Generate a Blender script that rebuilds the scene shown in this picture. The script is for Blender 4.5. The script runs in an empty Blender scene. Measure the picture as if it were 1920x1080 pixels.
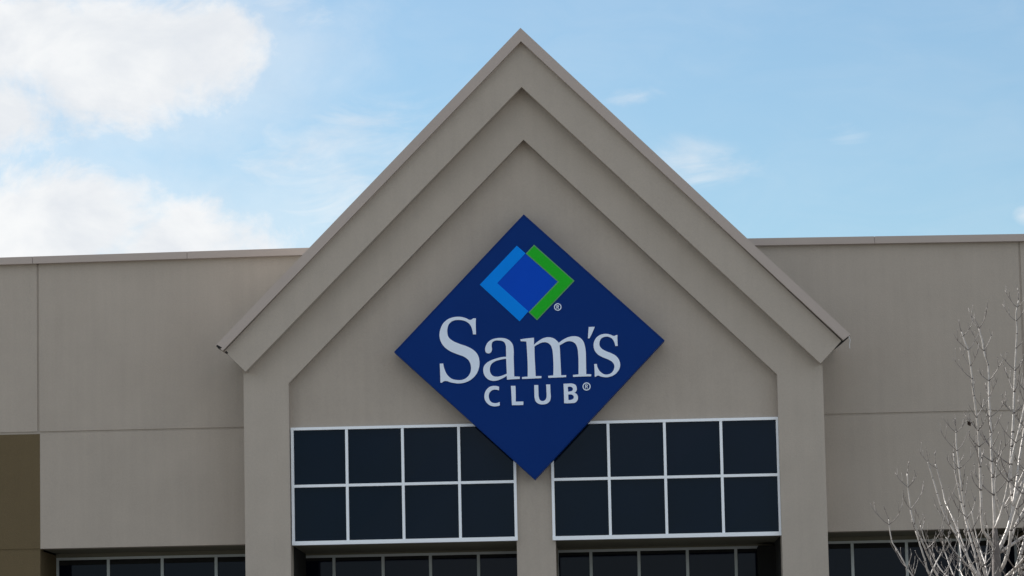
import bpy, bmesh, math, random
from mathutils import Vector, Matrix
from mathutils.geometry import tessellate_polygon
R = math.radians
random.seed(7)
SC = bpy.context.scene
COL = SC.collection

# ------------------------------------------------------------------ camera
CAM = Vector((0.0, -70.0, 1.6)); FPX = 6745.0
YAW, PITCH, ROLL = -0.02390664, 0.12566371, -0.0202415
cy, sy, cp, sp = math.cos(YAW), math.sin(YAW), math.cos(PITCH), math.sin(PITCH)
FW = Vector((sy*cp, cy*cp, sp)); RT = Vector((cy, -sy, 0)); UP = RT.cross(FW)
c_, s_ = math.cos(ROLL), math.sin(ROLL)
RT, UP = c_*RT + s_*UP, -s_*RT + c_*UP
cam = bpy.data.objects.new('camera', bpy.data.cameras.new('camera'))
COL.objects.link(cam)
m = Matrix.Identity(4)
for i in range(3):
    m[i][0], m[i][1], m[i][2], m[i][3] = RT[i], UP[i], -FW[i], CAM[i]
cam.matrix_world = m
cam.data.sensor_width = 36; cam.data.lens = FPX/1920*36
cam.data.clip_start = 0.5; cam.data.clip_end = 5000
SC.camera = cam

def at(px, py, Y):
    """surveyed point (1920x1080 survey photo) -> x, z on the plane y = Y"""
    d = RT*(px-960) - UP*(py-540) + FW*FPX
    t = (Y-CAM.y)/d.y
    return (CAM.x + d.x*t, CAM.z + d.z*t)

def uv(px, py):
    d = RT*(px-960) - UP*(py-540) + FW*FPX
    return d.x/d.y, d.z/d.y

# ------------------------------------------------------------------ sky, sun, exposure
SUN = Vector((-0.82, 0.52, 0.64)).normalized()
EL = math.asin(SUN.z); AZ = math.atan2(SUN.x, SUN.y)
w = bpy.data.worlds.new('World'); SC.world = w; w.use_nodes = True
wt = w.node_tree; wt.nodes.clear()
def wn(t, **k):
    n = wt.nodes.new(t)
    for a, b in k.items(): setattr(n, a, b)
    return n
def wl(a, b): wt.links.new(a, b)
def wm(op, a, b=None, c=None, clamp=False):
    n = wn('ShaderNodeMath', operation=op, use_clamp=clamp)
    for i, v in enumerate((a, b, c)):
        if v is None: continue
        if isinstance(v, (int, float)): n.inputs[i].default_value = v
        else: wl(v, n.inputs[i])
    return n.outputs[0]
sky = wn('ShaderNodeTexSky', sky_type='NISHITA', sun_disc=False)
sky.sun_elevation = EL; sky.sun_rotation = AZ
sky.air_density = 1.0; sky.dust_density = 0.6; sky.ozone_density = 1.0; sky.altitude = 200
tc = wn('ShaderNodeTexCoord'); sep = wn('ShaderNodeSeparateXYZ'); wl(tc.outputs['Generated'], sep.inputs[0])
dx, dy, dz = sep.outputs
ys = wm('MAXIMUM', dy, 0.05)
U = wm('DIVIDE', dx, ys); V = wm('DIVIDE', dz, ys)
def noise(sx, sz, scale, detail=6, rough=0.55, off=0.0, dist=0.0):
    cb = wn('ShaderNodeCombineXYZ')
    wl(wm('MULTIPLY', U, sx), cb.inputs[0]); wl(wm('MULTIPLY', V, sz), cb.inputs[1]); cb.inputs[2].default_value = off
    n = wn('ShaderNodeTexNoise'); n.inputs['Scale'].default_value = scale
    n.inputs['Detail'].default_value = detail; n.inputs['Roughness'].default_value = rough
    n.inputs['Distortion'].default_value = dist
    wl(cb.outputs[0], n.inputs['Vector']); return n.outputs['Fac']
def ell(px, py, ra, rb, wgt=1.0, tilt=0.0):
    u0, v0 = uv(px, py)
    du = wm('SUBTRACT', U, u0); dv = wm('SUBTRACT', V, v0)
    ct, st = math.cos(tilt), math.sin(tilt)
    a = wm('ADD', wm('MULTIPLY', du, ct*FPX/ra), wm('MULTIPLY', dv, st*FPX/ra))
    b = wm('SUBTRACT', wm('MULTIPLY', dv, ct*FPX/rb), wm('MULTIPLY', du, st*FPX/rb))
    r = wm('SQRT', wm('ADD', wm('MULTIPLY', a, a), wm('MULTIPLY', b, b)))
    return wm('MULTIPLY', wm('SUBTRACT', 1.0, r), wgt)
def big(lst):
    o = lst[0]
    for e in lst[1:]:
        n = wn('ShaderNodeMath', operation='SMOOTH_MAX'); wl(o, n.inputs[0]); wl(e, n.inputs[1]); n.inputs[2].default_value = 0.25
        o = n.outputs[0]
    return o
def ramp(x, lo, hi):
    n = wn('ShaderNodeMapRange', interpolation_type='SMOOTHSTEP', clamp=True)
    wl(x, n.inputs['Value']); n.inputs['From Min'].default_value = lo; n.inputs['From Max'].default_value = hi
    return n.outputs[0]
# cumulus banks (left of the gable), thin streaks, and unseen fill clouds elsewhere in the sky
bank = big([ell(240, 150, 235, 125), ell(190, 60, 300, 130), ell(300, 130, 205, 100), ell(30, 40, 260, 130), ell(25, 215, 100, 72, .8),
            ell(400, 85, 150, 130), ell(130, 420, 230, 125), ell(340, 455, 200, 105), ell(-60, 450, 260, 120), ell(-260, 200, 250, 420)])
nb = noise(1, 1.15, 26, 12, 0.66, 3.3, 0.25)
nb2 = noise(1, 1, 11, 3, 0.5, 4.2)
dens = wm('ADD', bank, wm('ADD', wm('MULTIPLY', wm('SUBTRACT', nb, 0.5), 2.3), wm('MULTIPLY', wm('SUBTRACT', nb2, 0.5), 0.35)))
banked = ramp(dens, -0.34, 0.55)
thin = ramp(wm('ADD', bank, wm('MULTIPLY', wm('SUBTRACT', nb, 0.5), 2.2)), -1.5, 0.5)
streak = noise(0.75, 1.9, 42, 10, 0.60, 9.1, 0.8)
wz = big([ell(620, 290, 330, 170), ell(640, 400, 220, 110, .8), ell(1190, 180, 75, 26, .8), ell(1310, 300, 150, 62, .9), ell(540, 20, 130, 60, .7), ell(1590, 245, 60, 40, .5), ell(1930, 405, 40, 26, 1.2)])
wisp = wm('MULTIPLY', ramp(wm('ADD', wm('MULTIPLY', wz, 0.62), wm('MULTIPLY', wm('SUBTRACT', streak, 0.5), 1.7)), -0.12, 1.15), 0.9)
front = ramp(dy, 0.3, 0.6)
local = wm('MULTIPLY', wm('MAXIMUM', wm('MAXIMUM', banked, wm('MULTIPLY', thin, 0.42)), wm('MULTIPLY', wisp, ramp(wz, -.15, .35))), front)
gn = wn('ShaderNodeTexNoise'); gn.inputs['Scale'].default_value = 2.6; gn.inputs['Detail'].default_value = 7
wl(tc.outputs['Generated'], gn.inputs['Vector'])
glob = wm('MULTIPLY', ramp(gn.outputs['Fac'], 0.40, 0.62), wm('SUBTRACT', 1.0, front))
haze_n = ramp(wm('ADD', wm('MULTIPLY', streak, 0.5), wm('MULTIPLY', nb2, 0.5)), 0.38, 0.75)
cov = wm('MAXIMUM', local, wm('MULTIPLY', wm('MULTIPLY', haze_n, 0.11), front), clamp=True)
shade = noise(1, 1.6, 22, 8, 0.6, 6.6, 0.3)
sh = ramp(shade, 0.3, 0.68)
cc = wn('ShaderNodeMix', data_type='RGBA'); wl(sh, cc.inputs[0])
cc.inputs[6].default_value = (6.3, 6.6, 7.0, 1); cc.inputs[7].default_value = (7.75, 7.85, 7.9, 1)
grade = wn('ShaderNodeMix', data_type='RGBA', blend_type='MULTIPLY'); grade.inputs[0].default_value = 1
wl(sky.outputs[0], grade.inputs[6]); grade.inputs[7].default_value = (.855, 1.0, 1.05, 1)
mx = wn('ShaderNodeMix', data_type='RGBA'); wl(cov, mx.inputs[0]); wl(grade.outputs[2], mx.inputs[6]); wl(cc.outputs[2], mx.inputs[7])
mx2 = wn('ShaderNodeMix', data_type='RGBA'); wl(wm('MULTIPLY', glob, 0.7), mx2.inputs[0]); wl(mx.outputs[2], mx2.inputs[6]); mx2.inputs[7].default_value = (11.5, 11.2, 10.7, 1)   # out-of-view clouds, added bright to fill the shaded facade
bg = wn('ShaderNodeBackground'); bg.inputs['Strength'].default_value = 0.08; wl(mx2.outputs[2], bg.inputs['Color'])
wo = wn('ShaderNodeOutputWorld'); wl(bg.outputs[0], wo.inputs['Surface'])

sl = bpy.data.lights.new('sun', 'SUN'); sl.energy = 5.0; sl.angle = R(0.5); sl.color = (1, 0.95, 0.88)
so = bpy.data.objects.new('sun', sl); COL.objects.link(so)
so.rotation_euler = SUN.to_track_quat('Z', 'Y').to_euler()
SC.view_settings.view_transform = 'Standard'; SC.view_settings.look = 'None'
SC.view_settings.gamma = 1; SC.view_settings.exposure = 0.62
SC.view_settings.use_curve_mapping = False

# ------------------------------------------------------------------ materials
def lin(h):
    return tuple((v/255/12.92 if v/255 <= .04045 else ((v/255+.055)/1.055)**2.4) for v in h)
def mat(name, col, rough=0.8, var=0.12, scale=3.0, bump=0.0, bscale=80, metal=0.0, spec=0.5, streaks=0.0, fine=0.0, coat=0.0):
    M = bpy.data.materials.new(name); M.use_nodes = True
    t = M.node_tree; b = t.nodes['Principled BSDF']
    b.inputs['Roughness'].default_value = rough; b.inputs['Metallic'].default_value = metal
    b.inputs['Specular IOR Level'].default_value = spec; b.inputs['Coat Weight'].default_value = coat
    tc = t.nodes.new('ShaderNodeTexCoord')
    def nz(sc, det, vec=None, r=.55):
        n = t.nodes.new('ShaderNodeTexNoise'); n.inputs['Scale'].default_value = sc; n.inputs['Detail'].default_value = det
        n.inputs['Roughness'].default_value = r
        t.links.new(vec or tc.outputs['Object'], n.inputs['Vector']); return n.outputs['Fac']
    def math_(op, a, b2):
        n = t.nodes.new('ShaderNodeMath'); n.operation = op
        for i, v in enumerate((a, b2)):
            if isinstance(v, (int, float)): n.inputs[i].default_value = v
            else: t.links.new(v, n.inputs[i])
        return n.outputs[0]
    f = math_('MULTIPLY', math_('SUBTRACT', nz(scale, 5), .5), 2*var)
    f = math_('ADD', f, math_('MULTIPLY', math_('SUBTRACT', nz(scale*.17, 3), .5), 2*var))
    if fine: f = math_('ADD', f, math_('MULTIPLY', math_('SUBTRACT', nz(bscale*.6, 2), .5), 2*fine))
    if streaks:
        mp = t.nodes.new('ShaderNodeMapping'); mp.inputs['Scale'].default_value = (7, 7, .35)
        t.links.new(tc.outputs['Object'], mp.inputs[0])
        f = math_('ADD', f, math_('MULTIPLY', math_('SUBTRACT', nz(1.0, 4, mp.outputs[0], .6), .5), 2*streaks))
    f = math_('ADD', f, 1.0)
    mxx = t.nodes.new('ShaderNodeVectorMath'); mxx.operation = 'SCALE'; mxx.inputs[0].default_value = col
    t.links.new(f, mxx.inputs['Scale']); t.links.new(mxx.outputs[0], b.inputs['Base Color'])
    if bump:
        bp = t.nodes.new('ShaderNodeBump'); bp.inputs['Strength'].default_value = bump; bp.inputs['Distance'].default_value = 0.01
        t.links.new(nz(bscale, 3), bp.inputs['Height']); t.links.new(bp.outputs[0], b.inputs['Normal'])
    return M
STUC = mat('stucco_beige', (.430, .377, .325), .92, .085, 1.3, .35, 45, streaks=.06, fine=.07, spec=.2)
STUC2 = mat('stucco_trim', (.435, .384, .332), .92, .075, 1.7, .35, 45, streaks=.05, fine=.07, spec=.2)
BROWN = mat('stucco_brown', (.138, .104, .058), .92, .06, 1.5, .5, 55, streaks=.05, fine=.10, spec=.2)
COPE = mat('coping_metal', (.445, .38, .342), .55, .05, 2.0, .05, 20, spec=.4)
DARK = mat('shade_black', (.012, .012, .012), .9)  # flat near-black standing in for shade and dark reflections
WHITE = mat('white_aluminium', (.90, .94, 1.0), .30, .03, 4, .03, 30)
ALU = mat('mill_aluminium', (.50, .54, .56), .4, .06, 5, .03, 30, metal=.2)
ROOF = mat('roof_membrane', (.5, .5, .48), .8, .1, .6)
GLASS = mat('tinted_glass', (.0022, .0062, .0165), .05, .25, .8, .012, 1.3, spec=.18)
SOFF = mat('soffit_shaded_stucco', (.20, .19, .145), .9, .08, 2, .3, 40, spec=.2)  # beige soffit's shade is darkened into this olive colour
SHOP = mat('storefront_glass', (.0028, .0052, .0145), .03, .2, .8, .02, 1.1, spec=.19)
SHOP.node_tree.nodes['Principled BSDF'].inputs['Specular Tint'].default_value = (.78, .76, 1.0, 1)
NAVY = mat('navy_sign_face', (.003, .031, .18), .45, .07, 1.2, .02, 8, spec=.06)
BLUE = mat('bright_blue_vinyl', (.001, .25, .90), .45, .05, 3, spec=.06)
MID = mat('royal_blue_vinyl', (.002, .07, .56), .45, .05, 3, spec=.06)
GREEN = mat('green_vinyl', (.018, .46, .026), .45, .05, 3, spec=.06)
GREENE = mat('pale_green_edge', (.09, .34, .11), .5, .05, 3)
LETT = mat('letter_white', (.75, .85, 1.0), .5, .06, 3, spec=.3)
BARK = mat('pale_bark', (.42, .385, .355), .42, .55, 16, .4, 60, spec=.7)
TRUNK = mat('grey_trunk_bark', (.15, .135, .13), .8, .45, 18, .8, 45, spec=.3)
TWIG = mat('twig_bark', (.17, .15, .14), .5, .5, 20, .3, 80, spec=.6)
NODE = mat('dark_bud_scar', (.07, .055, .05), .7, .3, 20)
LEAF = mat('dead_leaf', (.035, .02, .012), .8)
ASPH = mat('pale_bounce_lot', (.150, .143, .132), .9, .2, .4, .4, 40, fine=.2)  # unseen lot, lightened from asphalt to bounce light onto the facade
CONC = mat('concrete', (.34, .33, .30), .85, .1, .7, .3, 40, fine=.1)
MULCH = mat('mulch', (.09, .055, .035), .95, .4, 5, .8, 25, fine=.3)
PAINT = mat('road_paint', (.6, .6, .57), .7, .1, 3)

_g = GLASS.node_tree.nodes['Principled BSDF']; _g.inputs['Specular Tint'].default_value = (.72, .80, 1.0, 1)   # blue reflective film

# ------------------------------------------------------------------ helpers
def link(name, bm, material, parent=None, smooth=False):
    bmesh.ops.recalc_face_normals(bm, faces=bm.faces)
    me = bpy.data.meshes.new(name); bm.to_mesh(me); bm.free()
    me.materials.append(material)
    if smooth:
        for p in me.polygons: p.use_smooth = True
    o = bpy.data.objects.new(name, me); COL.objects.link(o)
    if parent: o.parent = parent
    return o
def box(bm, x0, x1, y0, y1, z0, z1):
    v = [bm.verts.new(p) for p in ((x0,y0,z0),(x1,y0,z0),(x1,y1,z0),(x0,y1,z0),(x0,y0,z1),(x1,y0,z1),(x1,y1,z1),(x0,y1,z1))]
    for f in ((0,1,5,4),(1,2,6,5),(2,3,7,6),(3,0,4,7),(4,5,6,7),(3,2,1,0)): bm.faces.new([v[i] for i in f])
def prism(bm, loops, y0, y1):
    """loops: outline then holes, in x,z; solid between y0 and y1"""
    L = [[Vector((x, z, 0)) for x, z in lp] for lp in loops]
    tris = tessellate_polygon(L)
    flat = [p for lp in L for p in lp]
    a = [bm.verts.new((p.x, y0, p.y)) for p in flat]; b = [bm.verts.new((p.x, y1, p.y)) for p in flat]
    for t in tris:
        try: bm.faces.new([a[i] for i in t]); bm.faces.new([b[i] for i in reversed(t)])
        except ValueError: pass
    k = 0
    for lp in L:
        n = len(lp)
        for i in range(n):
            j = (i+1) % n
            bm.faces.new([a[k+i], a[k+j], b[k+j], b[k+i]])
        k += n
def tube(bm, pts, radii, seg=7, cap=True):
    rings = []; prev = None
    for i, p in enumerate(pts):
        d = (pts[min(i+1, len(pts)-1)] - pts[max(i-1, 0)]).normalized()
        if prev is None: n = d.orthogonal().normalized()
        else: n = (prev - d*prev.dot(d)).normalized()
        prev = n; bb = d.cross(n)
        rings.append([bm.verts.new(p + (n*math.cos(2*math.pi*k/seg) + bb*math.sin(2*math.pi*k/seg))*radii[i]) for k in range(seg)])
    for r0, r1 in zip(rings, rings[1:]):
        for k in range(seg): bm.faces.new([r0[k], r0[(k+1) % seg], r1[(k+1) % seg], r1[k]])
    if cap:
        bm.faces.new(rings[0][::-1]); bm.faces.new(rings[-1])
def empty(name, loc, label, cat, group=None):
    o = bpy.data.objects.new(name, None); COL.objects.link(o); o.location = loc
    o['label'] = label; o['category'] = cat
    if group: o['group'] = group
    return o
def keep(o, parent):
    """parent without moving the mesh (its coordinates are world coordinates)"""
    o.parent = parent; o.matrix_parent_inverse = Matrix.Translation(parent.location).inverted(); return o
def part(name, bm, material, root, smooth=False):
    o = link(name, bm, material, None, smooth)
    return keep(o, root)
def sub(name, bm, material, p, smooth=False):
    return link(name, bm, material, p, smooth)

# ------------------------------------------------------------------ ground
def sheet(name, x0, x1, y0, y1, z, material):
    bm = bmesh.new(); v = [bm.verts.new(p) for p in ((x0,y0,z),(x1,y0,z),(x1,y1,z),(x0,y1,z))]; bm.faces.new(v)
    o = link(name, bm, material); o['kind'] = 'structure'; return o
sheet('ground', -900, 900, -900, 900, 0, ASPH)
bm = bmesh.new(); box(bm, -40, 40, -7, 2.6, -.05, .13); o = link('pavement', bm, CONC); o['kind'] = 'structure'
tx, tz = at(1870, 1080, -30)
bm = bmesh.new()
box(bm, tx-2.6, tx+2.6, -32.2, -32.05, 0, .14); box(bm, tx-2.6, tx+2.6, -27.95, -27.8, 0, .14)
box(bm, tx-2.6, tx-2.45, -32.05, -27.95, 0, .14); box(bm, tx+2.45, tx+2.6, -32.05, -27.95, 0, .14)
o = link('kerb', bm, CONC); o['kind'] = 'structure'
sheet('mulch_bed', tx-2.45, tx+2.45, -32.05, -27.95, .09, MULCH)
bm = bmesh.new()
for k in range(-8, 9):
    for y0 in (-26.5, -44):
        x = k*2.75
        v = [bm.verts.new(p) for p in ((x-.05,y0,.004),(x+.05,y0,.004),(x+.05,y0+5,.004),(x-.05,y0+5,.004))]; bm.faces.new(v)
o = link('road_markings', bm, PAINT); o['kind'] = 'structure'

# ------------------------------------------------------------------ building
B = empty('warehouse_store', (-1.3, 0, 0), 'beige stucco warehouse store front with a tall stepped gable, brown column and dark glass windows', 'building')
CX = -1.37; JL, JR = -11.01, 8.27; ZJ = 7.81; ZO = 5.535
GL, GR = -6.84, 4.275            # outer edges of the gable piers
IL, IR = -5.972, 3.402           # inner edges
def ztop(x): return 11.322 + .0085*(x+5.667) if x < CX else 11.301 - .0072*(x-3.03)
g = .020
def wing(s):
    """one wing wall: backing slab and the stucco panels with real joints between them"""
    J = JL if s < 0 else JR
    far = -26.0 if s < 0 else 23.2
    bm = bmesh.new()
    def pan(xa, xb, za, zb, y0=0.0, y1=.022):
        xa, xb = min(xa, xb), max(xa, xb)
        zt = [(xa, za), (xb, za), (xb, zb if zb else ztop(xb)-.10), (xa, zb if zb else ztop(xa)-.10)]
        prism(bm, [zt], y0, y1)
    e = CX
    i_ = CX
    pan(J-s*g, i_, ZJ+g, None); pan(J-s*g, i_, ZO, ZJ-g)
    cut = -16.3 if s < 0 else 13.5
    pan(J+s*g, cut-s*g, ZJ+g, None); pan(cut+s*g, far, ZJ+g, None)
    pan(cut+s*(2*g), far, .6, ZJ-g)
    # backing
    xs = sorted((J, i_)); box(bm, xs[0], xs[1], .022, .40, ZO, 11.12)
    xs = sorted((far, J)); box(bm, xs[0], xs[1], .022, .40, .4, 11.12)
    part('wall', bm, STUC, B)
    # brown column
    bm = bmesh.new(); c2 = J+s*(abs(cut-J))
    xs = sorted((J-s*.03+s*.0, c2-s*0.0)); 
    box(bm, xs[0], xs[1], -.004, 2.2 if True else 0, 0, 5.50); box(bm, xs[0], xs[1], -.004, .0205, 5.54, ZJ-.03)
    box(bm, xs[0]+.001, xs[1]-.001, .010, .39, 5.50, 5.54)
    part('column', bm, BROWN, B)
    # soffit above the recessed glazing
    bm = bmesh.new(); xs = sorted((J-s*.03, GL if s < 0 else GR)); box(bm, xs[0], xs[1], .40, 2.3, ZO+.002, ZO+.2); box(bm, xs[0]+.001, xs[1]-.001, 2.02, 2.3, ZO-.075, ZO+.001)
    part('soffit', bm, SOFF, B)
    # parapet cap in lengths with open seams
    bm = bmesh.new(); x = CX; step = 3.05*s
    x = -5.0 if s < 0 else 2.4
    off = -.35 if s < 0 else .9
    x += off*0
    while abs(x-CX) < abs(far-CX):
        xa, xb = sorted((x, x+step-s*.008))
        prism(bm, [[(xa, ztop(xa)-.14), (xb, ztop(xb)-.14), (xb, ztop(xb)), (xa, ztop(xa))]], -.12, .45)
        x += step
    part('coping', bm, COPE, B)
wing(-1); wing(1)
bm = bmesh.new(); box(bm, -26, 23.2, .41, 40, 10.3, 10.5); part('roof', bm, ROOF, B)
bm = bmesh.new(); box(bm, -26, -25.7, .41, 40, 0, 11.1); box(bm, 22.9, 23.2, .41, 40, 0, 11.1); box(bm, -25.7, 22.9, 39.7, 40, 0, 11.1)
part('rear_wall', bm, STUC, B)

# gable: recessed field, piers with stepped band, fascia, cap
AP = -1.362
bm = bmesh.new()
prism(bm, [[(-6.4, 7.66), (3.85, 7.66), (3.85, 8.9), (AP, 13.7), (-6.4, 8.9)]], -1.1, -.7)
box(bm, -1.655, -.91, -1.1, 2.2, 0, 7.66)
part('gable_wall', bm, STUC, B)
bm = bmesh.new()
prism(bm, [[(GL, 0), (IL, 0), (IL, 8.533), (AP, 13.167), (IR, 8.494), (IR, 0), (GR, 0), (GR, 8.95), (AP, 14.7), (GL, 9.0)]], -1.33, -.9)
box(bm, GL+.004, IL-.004, -.9, 2.2, 0, 9.0); box(bm, IR+.004, GR-.004, -.9, 2.2, 0, 8.95)
part('gable_piers', bm, STUC2, B)
bm = bmesh.new()
prism(bm, [[(-7.172, 9.15), (AP, 15.06), (4.632, 9.08), (4.222, 8.655), (-1.372, 14.15), (-6.77, 8.747)]], -1.62, -1.15)
part('gable_fascia', bm, STUC2, B)
bm = bmesh.new()
prism(bm, [[(-7.329, 9.248), (-1.367, 15.282), (4.799, 9.184), (4.66, 9.083), (-1.363, 15.02), (-7.190, 9.149)]], -1.75, -1.1)
part('gable_coping', bm, COPE, B)
bm = bmesh.new()
prism(bm, [[(-7.15, 9.20), (-1.367, 15.05), (4.62, 9.14), (4.45, 9.02), (-1.363, 14.8), (-7.0, 9.03)]], -1.1, 9)
prism(bm, [[(-6.6, 9.0), (AP, 14.6), (4.0, 9.0)]], 8.7, 8.95)
part('gable_roof', bm, ROOF, B)
# black solid patches imitating the shaded hollows at the cap ends
for lp, ya in (([(-7.318, 9.238), (-7.232, 9.180), (-7.205, 9.208), (-7.292, 9.262)], -1.752), ([(-7.160, 9.132), (-7.120, 9.093), (-7.098, 9.118), (-7.138, 9.158)], -1.622),
               ([(4.79, 9.172), (4.66, 9.063), (4.52, 8.955), (4.50, 8.97), (4.64, 9.10), (4.76, 9.19)], -1.55)):
    bm = bmesh.new(); prism(bm, [lp], ya, -1.2); part('hollow_shade', bm, DARK, B)
bm = bmesh.new()
tube(bm, [Vector((4.775, -1.6, 9.17)), Vector((4.80, -1.61, 9.09)), Vector((4.785, -1.6, 9.0)), Vector((4.79, -1.6, 8.93))], [.006, .005, .004, .003], 5)
part('icicle', bm, WHITE, B)
# soffits of the two entrance bays
bm = bmesh.new()
box(bm, IL-.1, -1.6, -1.06, 2.3, 5.435, 5.62); box(bm, -.95, IR+.1, -1.06, 2.3, 5.435, 5.62); box(bm, IL, -1.655, 2.02, 2.3, 5.40, 5.434); box(bm, -.909, IR, 2.02, 2.3, 5.40, 5.434)
part('soffit', bm, SOFF, B)

def window(x0, x1, z0, z1, mull, rails, yf, depth, mw, fw, fb, material, pane_y, label=None, glass=None):
    bm = bmesh.new()
    ins = .004
    box(bm, x0, x0+fw, yf, yf+depth, z0+fb, z1-fw); box(bm, x1-fw, x1, yf, yf+depth, z0+fb, z1-fw)
    box(bm, x0-.002, x1+.002, yf-ins, yf+depth, z1-fw, z1); box(bm, x0-.002, x1+.002, yf-.012, yf+depth, z0, z0+fb)
    for m_ in mull: box(bm, m_-mw/2, m_+mw/2, yf+.006, yf+depth, z0+fb, z1-fw)
    xs = [x0+fw] + [v for m_ in mull for v in (m_-mw/2, m_+mw/2)] + [x1-fw]
    for r_ in rails:
        for a, b_ in zip(xs[::2], xs[1::2]): box(bm, a, b_, yf+.010, yf+depth, r_-mw/2, r_+mw/2)
    f = part('window', bm, material, B)
    if label: f['label'] = label
    # every pane is its own sheet, set a hair differently in its gasket
    bm = bmesh.new(); zs = [z0+fb] + [v for r_ in rails for v in (r_-mw/2, r_+mw/2)] + [z1-fw]
    for a, b_ in zip(xs[::2], xs[1::2]):
        for c, d in zip(zs[::2], zs[1::2]):
            j = [random.uniform(-.0022, .0022) for _ in range(4)]
            q = [(a, pane_y+j[0], c), (b_, pane_y+j[1], c), (b_, pane_y+j[0]+j[2]*.5, d), (a, pane_y+j[1]+j[3]*.5, d)]
            v = [bm.verts.new(p) for p in q] + [bm.verts.new((p[0], p[1]+.03, p[2])) for p in q]
            for fc in ((0,1,2,3),(7,6,5,4),(0,4,5,1),(1,5,6,2),(2,6,7,3),(3,7,4,0)): bm.faces.new([v[i] for i in fc])
    p = link('pane', bm, glass or GLASS); p.parent = f
    return f
window(-5.957, -1.635, 5.43, 7.690, [-4.885, -3.810, -2.728], [6.562], -1.17, .16, .052, .052, .075, WHITE, -1.07, 'white framed window of eight dark panes left of the sign tip')
window(-.965, 3.412, 5.42, 7.690, [.142, 1.222, 2.304], [6.583], -1.17, .16, .052, .052, .075, WHITE, -1.07, 'white framed window of eight dark panes right of the sign tip')
YS = 2.05
def xs_at(pts): return [at(a, b, YS)[0] for a, b in pts]
window(IL-.05, -1.6, .1, 5.398, xs_at([(626,1050),(718,1050),(807,1050),(897,1050)]), [2.7], YS, .12, .058, .05, .12, ALU, YS+.05, glass=SHOP)
window(-.95, IR+.05, .1, 5.398, xs_at([(1108,1050),(1198,1050),(1289,1050),(1380,1050)]), [2.7], YS, .12, .058, .05, .12, ALU, YS+.05, glass=SHOP)
window(JL+.03, GL, .1, ZO-.077, xs_at([(203,1060),(304,1060),(405,1060)]), [2.7], YS, .12, .058, .05, .12, ALU, YS+.05, glass=SHOP)
window(GR, JR-.03, .1, ZO-.077, xs_at([(1599,1060),(1701,1060),(1800,1060)]), [2.7], YS, .12, .058, .05, .12, ALU, YS+.05, glass=SHOP)

bm = bmesh.new(); box(bm, IL-.02, IL+.012, -.62, 2.04, 0, 5.43); part('jamb_dark_reflection', bm, DARK, B)  # black lining added to imitate the dark reflected reveal
bm = bmesh.new(); box(bm, IR-.012, IR+.02, -.62, 2.04, 0, 5.43); box(bm, IR-.34, IR, 1.3, 2.04, 0, 5.36); part('jamb_dark_reflection', bm, DARK, B)  # black lining and box imitate the reveal's dark reflection on this side

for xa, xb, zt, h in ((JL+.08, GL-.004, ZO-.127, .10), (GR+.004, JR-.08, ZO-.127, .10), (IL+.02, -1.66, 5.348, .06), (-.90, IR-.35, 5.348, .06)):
    bm = bmesh.new(); box(bm, xa, xb, YS+.030, YS+.045, zt-h, zt); part('soffit_reflection', bm, DARK, B)  # black strip imitating the soffit's reflection along the glass top

# ------------------------------------------------------------------ diamond sign
SY = -1.50
ORG = at(992, 650, SY)
S = empty('shop_sign', (ORG[0], SY, ORG[1]), 'big navy blue diamond sign with white shop lettering hung on the gable', 'sign')
def spx(pts, ox, oy, sc, Y): return [at(ox+x/sc, oy+y/sc, Y) for x, y in pts]
corn = [at(*p, SY) for p in ((982, 402), (1246, 638), (1003, 899), (739, 660))]
def inset(poly, k):
    cx_ = sum(p[0] for p in poly)/len(poly); cz_ = sum(p[1] for p in poly)/len(poly)
    return [(cx_+(x-cx_)*k, cz_+(z-cz_)*k) for x, z in poly]
bm = bmesh.new(); prism(bm, [inset(corn, .994)], SY, SY+.05); part('sign_face', bm, NAVY, S)
bm = bmesh.new(); prism(bm, [corn, inset(corn, .993)], SY-.012, SY+.30); prism(bm, [inset(corn, .992)], SY+.06, SY+.29)
part('sign_cabinet', bm, NAVY, S)
for (x, z) in ((-2.6, 9.1), (-.1, 9.1), (-1.3, 10.4), (-1.3, 8.2)):
    bm = bmesh.new(); box(bm, x-.06, x+.06, SY+.28, -1.05, z-.06, z+.06); part('bracket', bm, ALU, S)
K = 5.189
def flat(name, pts, material, y0, y1, ox=810, oy=440, sc=K, loops=None):
    bm = bmesh.new(); prism(bm, loops or [spx(pts, ox, oy, sc, SY)], SY+y0, SY+y1); return part(name, bm, material, S)
flat('emblem_square', [(910,186),(1226,458),(938,758),(626,472)], MID, -.006, .004)
flat('emblem_chevron', [(825,108),(910,182),(634,472),(938,746),(852,844),(465,487)], BLUE, -.012, .003)['label'] = 'light blue left chevron'
flat('emblem_chevron', [(993,98),(1387,450),(1022,834),(940,755),(1222,458),(912,185)], GREENE, -.012, .003)['label'] = 'green right chevron'
flat('emblem_inlay', [(993,112),(1372,450),(1022,820),(954,755),(1238,458),(928,185)], GREEN, -.016, .002)

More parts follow.
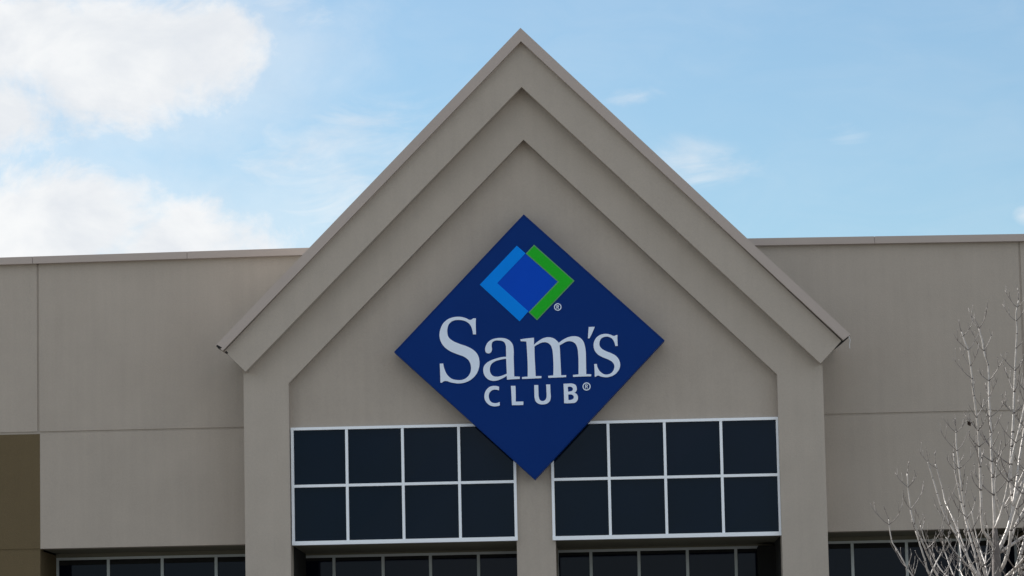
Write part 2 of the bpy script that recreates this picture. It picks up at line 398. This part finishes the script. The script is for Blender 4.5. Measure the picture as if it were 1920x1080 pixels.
def smooth(pts, n=7):
    """closed outline; points are (x, y) smooth or (x, y, 1) corner"""
    P = [Vector((p[0], p[1])) for p in pts]; Cn = [len(p) > 2 for p in pts]; N = len(P); out = []
    for i in range(N):
        p1, p2 = P[i], P[(i+1) % N]; c1, c2 = Cn[i], Cn[(i+1) % N]
        if c1 and c2: out.append(tuple(p1)); continue
        L = (p2-p1).length
        def tan(k):
            a, b, c = P[k-1], P[k], P[(k+1) % N]
            d = (c-b)*((b-a).length) + (b-a)*((c-b).length)
            return d.normalized() if d.length > 0 else d
        t1 = tan(i) if not c1 else None; t2 = tan((i+1) % N) if not c2 else None
        ch = (p2-p1).normalized()
        if t1 is None: t1 = (2*ch*ch.dot(t2) - t2)
        if t2 is None: t2 = (2*ch*ch.dot(t1) - t1)
        for k in range(n):
            t = k/n; h = t*t*(3-2*t)
            q = p1*(2*t**3-3*t*t+1) + t1*L*(t**3-2*t*t+t) + p2*(-2*t**3+3*t*t) + t2*L*(t**3-t*t)
            out.append(tuple(q))
    return out
def letter(name, outs, ox, oy, sc):
    bm = bmesh.new(); prism(bm, [spx(smooth(o), ox, oy, sc, SY) for o in outs], SY-.022, SY+.004)
    return part(name, bm, LETT, S)
c = 1
letter('letter', [[(596,92,c),(594,200),(598,324,c),(554,324,c),(545,262),(515,190),(455,138),(350,116),(262,130),(205,180),(184,250),(186,318),(205,370),(262,418),(360,462),(470,500),(560,550),(620,615),(646,700),(642,800),(605,895),(530,975),(440,1020),(340,1034),(240,1020),(150,998),(108,1022,c),(84,1022,c),(80,880),(74,748,c),(124,746,c),(140,820),(180,905),(245,965),(335,986),(420,976),(485,930),(520,865),(524,780),(495,705),(430,650),(330,612),(220,565),(140,505),(90,430),(70,340),(84,250),(125,165),(195,105),(280,76),(370,72),(450,90),(515,116),(555,94,c)]], 815, 585, 7.71)
letter('letter', [[(530,530,c),(528,400),(522,300),(480,225),(390,200),(300,205),(248,240),(236,310),(242,390),(215,445),(175,462),(125,445),(105,390),(120,310),(165,235),(245,180),(340,155),(430,150),(530,165),(610,210),(660,280),(680,370),(682,560),(688,760),(694,930,c),(806,934,c),(806,978,c),(660,986),(548,994,c),(542,914,c),(450,970),(350,1008),(260,1018),(170,990),(100,920),(68,830),(75,740),(120,670),(200,615),(300,575),(420,542)],
                  [(530,570,c),(400,592),(290,630),(225,690),(200,770),(210,850),(260,915),(340,935),(430,918),(545,872,c),(536,720)]], 900, 620, 10.8)
letter('letter', [[(62,178,c),(200,158),(338,146,c),(336,290,c),(420,218),(520,158),(640,135),(740,160),(800,205),(840,250,c),(920,190),(1030,135),(1150,115),(1250,135),(1325,200),(1365,300),(1385,430),(1390,640),(1396,884,c),(1496,884,c),(1494,926,c),(1310,930),(1130,938,c),(1126,898,c),(1238,888,c),(1240,700),(1232,480),(1215,350),(1175,265),(1090,218),(1000,222),(920,262),(856,300,c),(868,500),(878,700),(888,906,c),(990,902,c),(988,942,c),(810,950),(628,956,c),(624,918,c),(728,908,c),(732,740),(724,520),(705,370),(665,285),(590,240),(500,242),(415,280),(346,322,c),(350,520),(362,740),(372,924,c),(488,922,c),(486,962,c),(290,972),(98,980,c),(94,942,c),(210,932,c),(210,700),(200,480),(184,222,c),(68,214,c)]], 970, 620, 10.8)
letter('apostrophe', [[(136,82,c),(246,78,c),(200,190),(150,290,c),(122,290,c),(128,190)]], 1090, 605, 9.815)
letter('letter', [[(664,230,c),(664,330),(670,430,c),(624,430,c),(608,365),(570,300),(500,262),(430,262),(365,295),(335,355),(335,420),(370,475),(440,520),(540,560),(625,605),(685,670),(714,760),(700,850),(650,925),(570,980),(470,1006),(370,995),(305,975),(268,995,c),(246,997,c),(244,880),(236,764,c),(286,762,c),(305,840),(350,905),(420,950),(490,955),(555,925),(600,860),(606,785),(570,725),(500,680),(400,640),(310,590),(250,520),(226,430),(240,340),(290,265),(370,220),(455,208),(535,222),(600,246),(635,232,c)]], 1090, 605, 9.815)
letter('letter', [[(625,180,c),(620,300,c),(540,275),(450,275),(360,320),(300,400),(288,500),(310,600),(370,680),(470,715),(560,710),(645,680,c),(650,790,c),(560,815),(450,820),(320,785),(220,700),(160,600),(145,480),(165,370),(220,270),(310,190),(420,155),(530,155)]], 900, 715, 17.45)
letter('letter', [[(1012,152,c),(1160,150,c),(1168,400),(1170,668,c),(1420,664,c),(1416,776,c),(1045,784,c),(1030,450)]], 900, 715, 17.45)
letter('letter', [[(28,204,c),(154,202,c),(160,400),(172,580),(210,670),(285,705),(360,680),(408,600),(412,400),(400,186,c),(528,182,c),(536,400),(545,590),(510,710),(420,785),(290,808),(160,785),(75,710),(40,590),(32,400)]], 1000, 710, 16.7)
letter('letter', [[(945,165,c),(1080,158),(1220,158),(1320,200),(1360,290),(1350,380),(1285,440,c),(1360,490),(1398,580),(1380,680),(1310,750),(1210,768),(965,772,c),(958,470)],
                  [(1080,262,c),(1180,258),(1235,300),(1225,370),(1160,402),(1088,406,c)], [(1090,505,c),(1190,498),(1258,540),(1262,610),(1215,655),(1100,668,c)]], 1000, 710, 16.7)
def regmark(px, py, r):
    u = at(px, py, SY); k = (at(px+1, py, SY)[0]-u[0])*r
    ring = lambda q: [(u[0]+k*q*math.cos(a*math.pi/14), u[1]+k*q*math.sin(a*math.pi/14)) for a in range(28)]
    bm = bmesh.new(); prism(bm, [ring(1), ring(.76)], SY-.02, SY+.003)
    rr = [(-.34,.48),(.1,.48),(.28,.40),(.32,.2),(.26,.04),(.1,-.03),(.36,-.5),(.16,-.5),(-.06,-.06),(-.16,-.06),(-.16,-.5),(-.34,-.5)]
    hole = [(-.16,.34),(.06,.34),(.14,.2),(.06,.08),(-.16,.08)]
    prism(bm, [[(u[0]+k*a, u[1]+k*b) for a, b in rr], [(u[0]+k*a, u[1]+k*b) for a, b in hole]], SY-.02, SY+.003)
    part('trademark_symbol', bm, LETT, S)
regmark(1045.8, 575.8, 7.0); regmark(1099.8, 724.8, 7.6)

# ------------------------------------------------------------------ bare tree
TY = -30.0
T = empty('bare_tree', (tx, TY, 0), 'leafless young tree with many pale upright stems in front of the right wing', 'tree')
def P3(px, py, dy_): x, z = at(px, py, TY+dy_); return Vector((x, TY+dy_, z))
base = P3(1870, 1160, 0)
crotch = P3(1868, 1040, 0)
bm = bmesh.new()
tp = [Vector((tx+.03, TY, .02)), Vector((tx+.01, TY, .25)), Vector((tx+.03, TY+.01, .9)), Vector((tx-.01, TY, 1.7)), P3(1872, 1250, 0), P3(1869, 1160, 0), P3(1869, 1085, 0), crotch, P3(1866, 1005, 0), P3(1865, 985, 0)]
tube(bm, tp, [.12, .085, .075, .07, .066, .06, .052, .046, .034, .022], 12)
part('trunk', bm, TRUNK, T, True)
PXM = (at(1870, 900, TY)[0]-at(1869, 900, TY)[0])
def catm(P, n=4):
    out = []
    for i in range(len(P)-1):
        p0, p1, p2, p3 = P[max(i-1, 0)], P[i], P[i+1], P[min(i+2, len(P)-1)]
        for k in range(n):
            t = k/n
            out.append(.5*((2*p1)+(p2-p0)*t+(2*p0-5*p1+4*p2-p3)*t*t+(3*p1-p0-3*p2+p3)*t**3))
    out.append(P[-1]); return out
def twig(bm, p, d, L, r, lev):
    """a side shoot that leaves sideways and curls up"""
    pts = [p]; dd = d.normalized(); n = 5; q = p
    for k in range(n):
        dd = (dd + Vector((random.uniform(-.13,.13), random.uniform(-.13,.13), .17 + random.uniform(-.05,.1)))).normalized()
        q = q + dd*L/n; pts.append(q)
    tube(bm, pts, [r*(1-.55*k/n) for k in range(n+1)], 5)
    if lev > 0:
        for k in range(2, n):
            if random.random() < .62:
                side = Vector((random.uniform(-1,1), random.uniform(-1,1), .5)).normalized()
                twig(bm, pts[k], (dd+side*.9), L*random.uniform(.3,.55), r*.8, lev-1)
    else:   # buds
        bmesh.ops.create_icosphere(bm, subdivisions=1, radius=r*1.5, matrix=Matrix.Translation(pts[-1]))
def stem(pp, depth, r0, r1, tw=1.0, label=None, step=(.14, .26), tl=(.20, .42), reach=1.0):
    """pp bottom to top in survey coordinates; depth grows from 0 to `depth` metres"""
    n = len(pp); P = []
    for i, (x, y) in enumerate(pp): P.append(P3(x, y, depth*min(1, (i+ (0 if pp[0] in ROOTS else 1))/(n*.6))))
    C = catm(P)
    for i in range(1, len(C)-1): C[i] = C[i] + Vector((random.uniform(-.002,.002), random.uniform(-.006,.006), 0))
    Ls = [0]
    for a, b in zip(C, C[1:]): Ls.append(Ls[-1]+(b-a).length)
    tot = Ls[-1]
    bm = bmesh.new(); r0 *= .92; r1 *= .95
    tube(bm, C, [r0+(r1-r0)*(l/tot) for l in Ls], 8)
    # growth rings / leaf scars
    o = None
    tb = bmesh.new(); l = tot*random.uniform(.22, .3); ph = random.uniform(0, 3.14)
    while l < tot:
        k = max(i for i in range(len(Ls)) if Ls[i] <= l); k = min(k, len(C)-2)
        t = (l-Ls[k])/(Ls[k+1]-Ls[k]); p = C[k].lerp(C[k+1], t); d = (C[k+1]-C[k]).normalized()
        rr = r0+(r1-r0)*(l/tot)
        nb0 = len(bm.faces); tube(bm, [p-d*rr*.55, p, p+d*rr*.55], [rr*1.04, rr*1.26, rr*1.04], 8)
        bm.faces.ensure_lookup_table()
        for fc in bm.faces[nb0:]: fc.material_index = 2
        f = l/tot
        if random.random() < .9*tw:
            for sgn in (1, -1):
                if random.random() < .88:
                    sd = Vector((math.cos(ph), math.sin(ph)*.8, 0))*sgn
                    twig(tb, p, sd*1.0 + d*.55, random.uniform(*tl)*(1.1-.3*f)*reach, max(.0044, rr*.5), 1)
        ph += random.choice((.5, 1.57, 2.2)); l += random.uniform(*step)
    twig(tb, C[-1], (C[-1]-C[-2]).normalized()+Vector((.3*random.uniform(-1,1), 0, 0)), .14, r1*.8, 1)
    me = bpy.data.meshes.new('tmp'); tb.to_mesh(me); tb.free(); nf = len(bm.faces)
    bm.from_mesh(me); bpy.data.meshes.remove(me)
    bm.faces.ensure_lookup_table()
    for f in bm.faces[nf:]: f.material_index = 1
    b = part('branch', bm, BARK, T, True); b.data.materials.append(TWIG); b.data.materials.append(NODE)
    return b
ROOTS = {(1868,1035), (1868,1040), (1870,1075), (1868,1100), (1869,1130), (1870,1170)}
ST = [
 ([(1868,1035),(1852,1008),(1842,987),(1839,919),(1835.5,824),(1833,795),(1825.5,738),(1822,702),(1815.5,658),(1810,644),(1803,622)], -.35, .019, .007, 1.1),
 ([(1868,1035),(1865,985),(1862,919),(1859,850),(1857,790),(1854.4,738),(1853.3,687),(1846.7,667),(1842,642),(1835.6,615)], .25, .019, .008, 1.1),
 ([(1866,990),(1877,963),(1888,919),(1899.5,852),(1916,785),(1924,740),(1930,680)], -.2, .017, .008, .7),
 ([(1868,1035),(1876,1024),(1891,988),(1899.5,947),(1895,891),(1900,790),(1903,702),(1906.7,622),(1905,591),(1910,563)], .45, .026, .007, 1.0),
 ([(1899.5,947),(1908,891),(1913,849),(1919,813),(1925,760),(1929,690)], .45, .017, .008, .7),
 ([(1876,963),(1866,919),(1870,862)], -.1, .009, .006, .8),
 ([(1870,1075),(1881,1060),(1891,1030),(1897,990),(1908,950),(1924,900),(1936,820),(1942,740)], -.4, .022, .008, .8),
 ([(1899.5,947),(1912,915),(1926,880),(1945,800)], .3, .014, .007, .8),
 ([(1866,985),(1884,948),(1911,902),(1935,850)], .3, .013, .007, .7),
 ([(1870,1075),(1884,1052),(1902,991),(1919,958),(1945,905),(1962,840)], .6, .020, .008, .8),
 ([(1868,1100),(1893,1075),(1907,1062),(1925,1040),(1960,985),(1990,900)], -.6, .020, .008, .9),
 ([(1870,1170),(1858,1130),(1848,1080),(1833,1030),(1822,995),(1810.5,960),(1803,915),(1798,877),(1793.5,835),(1792.5,808)], -.5, .019, .007, .7),
 ([(1870,1170),(1850,1125),(1837,1080),(1827,1035),(1816,997),(1808,965),(1802,941),(1791,885),(1788,850)], .5, .018, .007, .6),
 ([(1869,1130),(1855,1105),(1833,1077),(1805,1027),(1788,995),(1770,962),(1756,922),(1746,887),(1740,866)], .2, .017, .006, .6),
 ([(1870,1170),(1830,1090),(1812,1035),(1795,992),(1781,960),(1772.5,941),(1766,912),(1760,891),(1754,870)], .9, .013, .006, .7),
 ([(1868,1230),(1800,1140),(1758,1080),(1745,1053),(1734,1027),(1717.5,990),(1709,965),(1707,950),(1703,921),(1701,888)], -.7, .017, .006, 1.0),
 ([(1868,1230),(1790,1150),(1744,1080),(1734,1048),(1725.6,1023),(1717.5,996)], -.65, .013, .009, .3),
 ([(1868,1260),(1780,1165),(1711,1080),(1689,1043),(1678,1025),(1672.6,1015),(1668,990),(1666.5,974)], .1, .014, .006, .9),
 ([(1870,1200),(1820,1130),(1789,1080),(1774.5,1043),(1769,1028),(1767,1015)], 1.1, .011, .006, .8),
 ([(1744,1078),(1755,1056),(1766,1035)], .1, .009, .006, .7),
 ([(1870,1200),(1835,1090),(1815,1062),(1800,1045),(1785,1027),(1773.5,1007)], -.9, .011, .006, .5),
 ([(1869,1130),(1856,1095),(1847,1058),(1838,1030),(1830,1002),(1822,958)], .8, .013, .006, .9),
 ([(1847,1060),(1850,1030),(1853,1005),(1851,985)], .3, .010, .007, .5),
 ([(1870,1200),(1812,1110),(1770,1075),(1748,1040),(1733,1010),(1726,985)], .8, .012, .006, .9),
 ([(1869,1130),(1805,1080),(1802,1040),(1797,1000),(1796,975)], 1.3, .011, .007, .8),
]
for s in ST: stem(*s[:4], tw=s[4])
# the half of the crown beyond the frame edge
def mirror(pp, k): return [(1870+(1870-x)*k + (6 if i > 1 else 0), y*1.0 + (0 if i < 2 else random.uniform(-12, 12))) for i, (x, y) in enumerate(pp)]
for idx, k in ((11, 1.1), (12, .95), (13, 1.05), (14, .9), (15, 1.0), (17, .9), (18, 1.0), (23, 1.0), (0, 2.6)):
    s = ST[idx]; stem(mirror(s[0], k), -s[1], s[2], s[3], tw=s[4])
# last withered leaf still hanging on the left stems
p = P3(1817, 794, -.35); bm = bmesh.new()
for k in range(3):
    a = k*1.1
    v = [bm.verts.new(p + Vector((.022*math.cos(a+t), .02*math.sin(a+t), .03*math.sin(t)))) for t in (0, 1.2, 2.4, 3.6, 4.8)]
    bm.faces.new(v)
tube(bm, [p, p+Vector((.05, .0, .02)), P3(1829, 803, -.35)], [.004]*3, 5)
part('leaf', bm, LEAF, T)
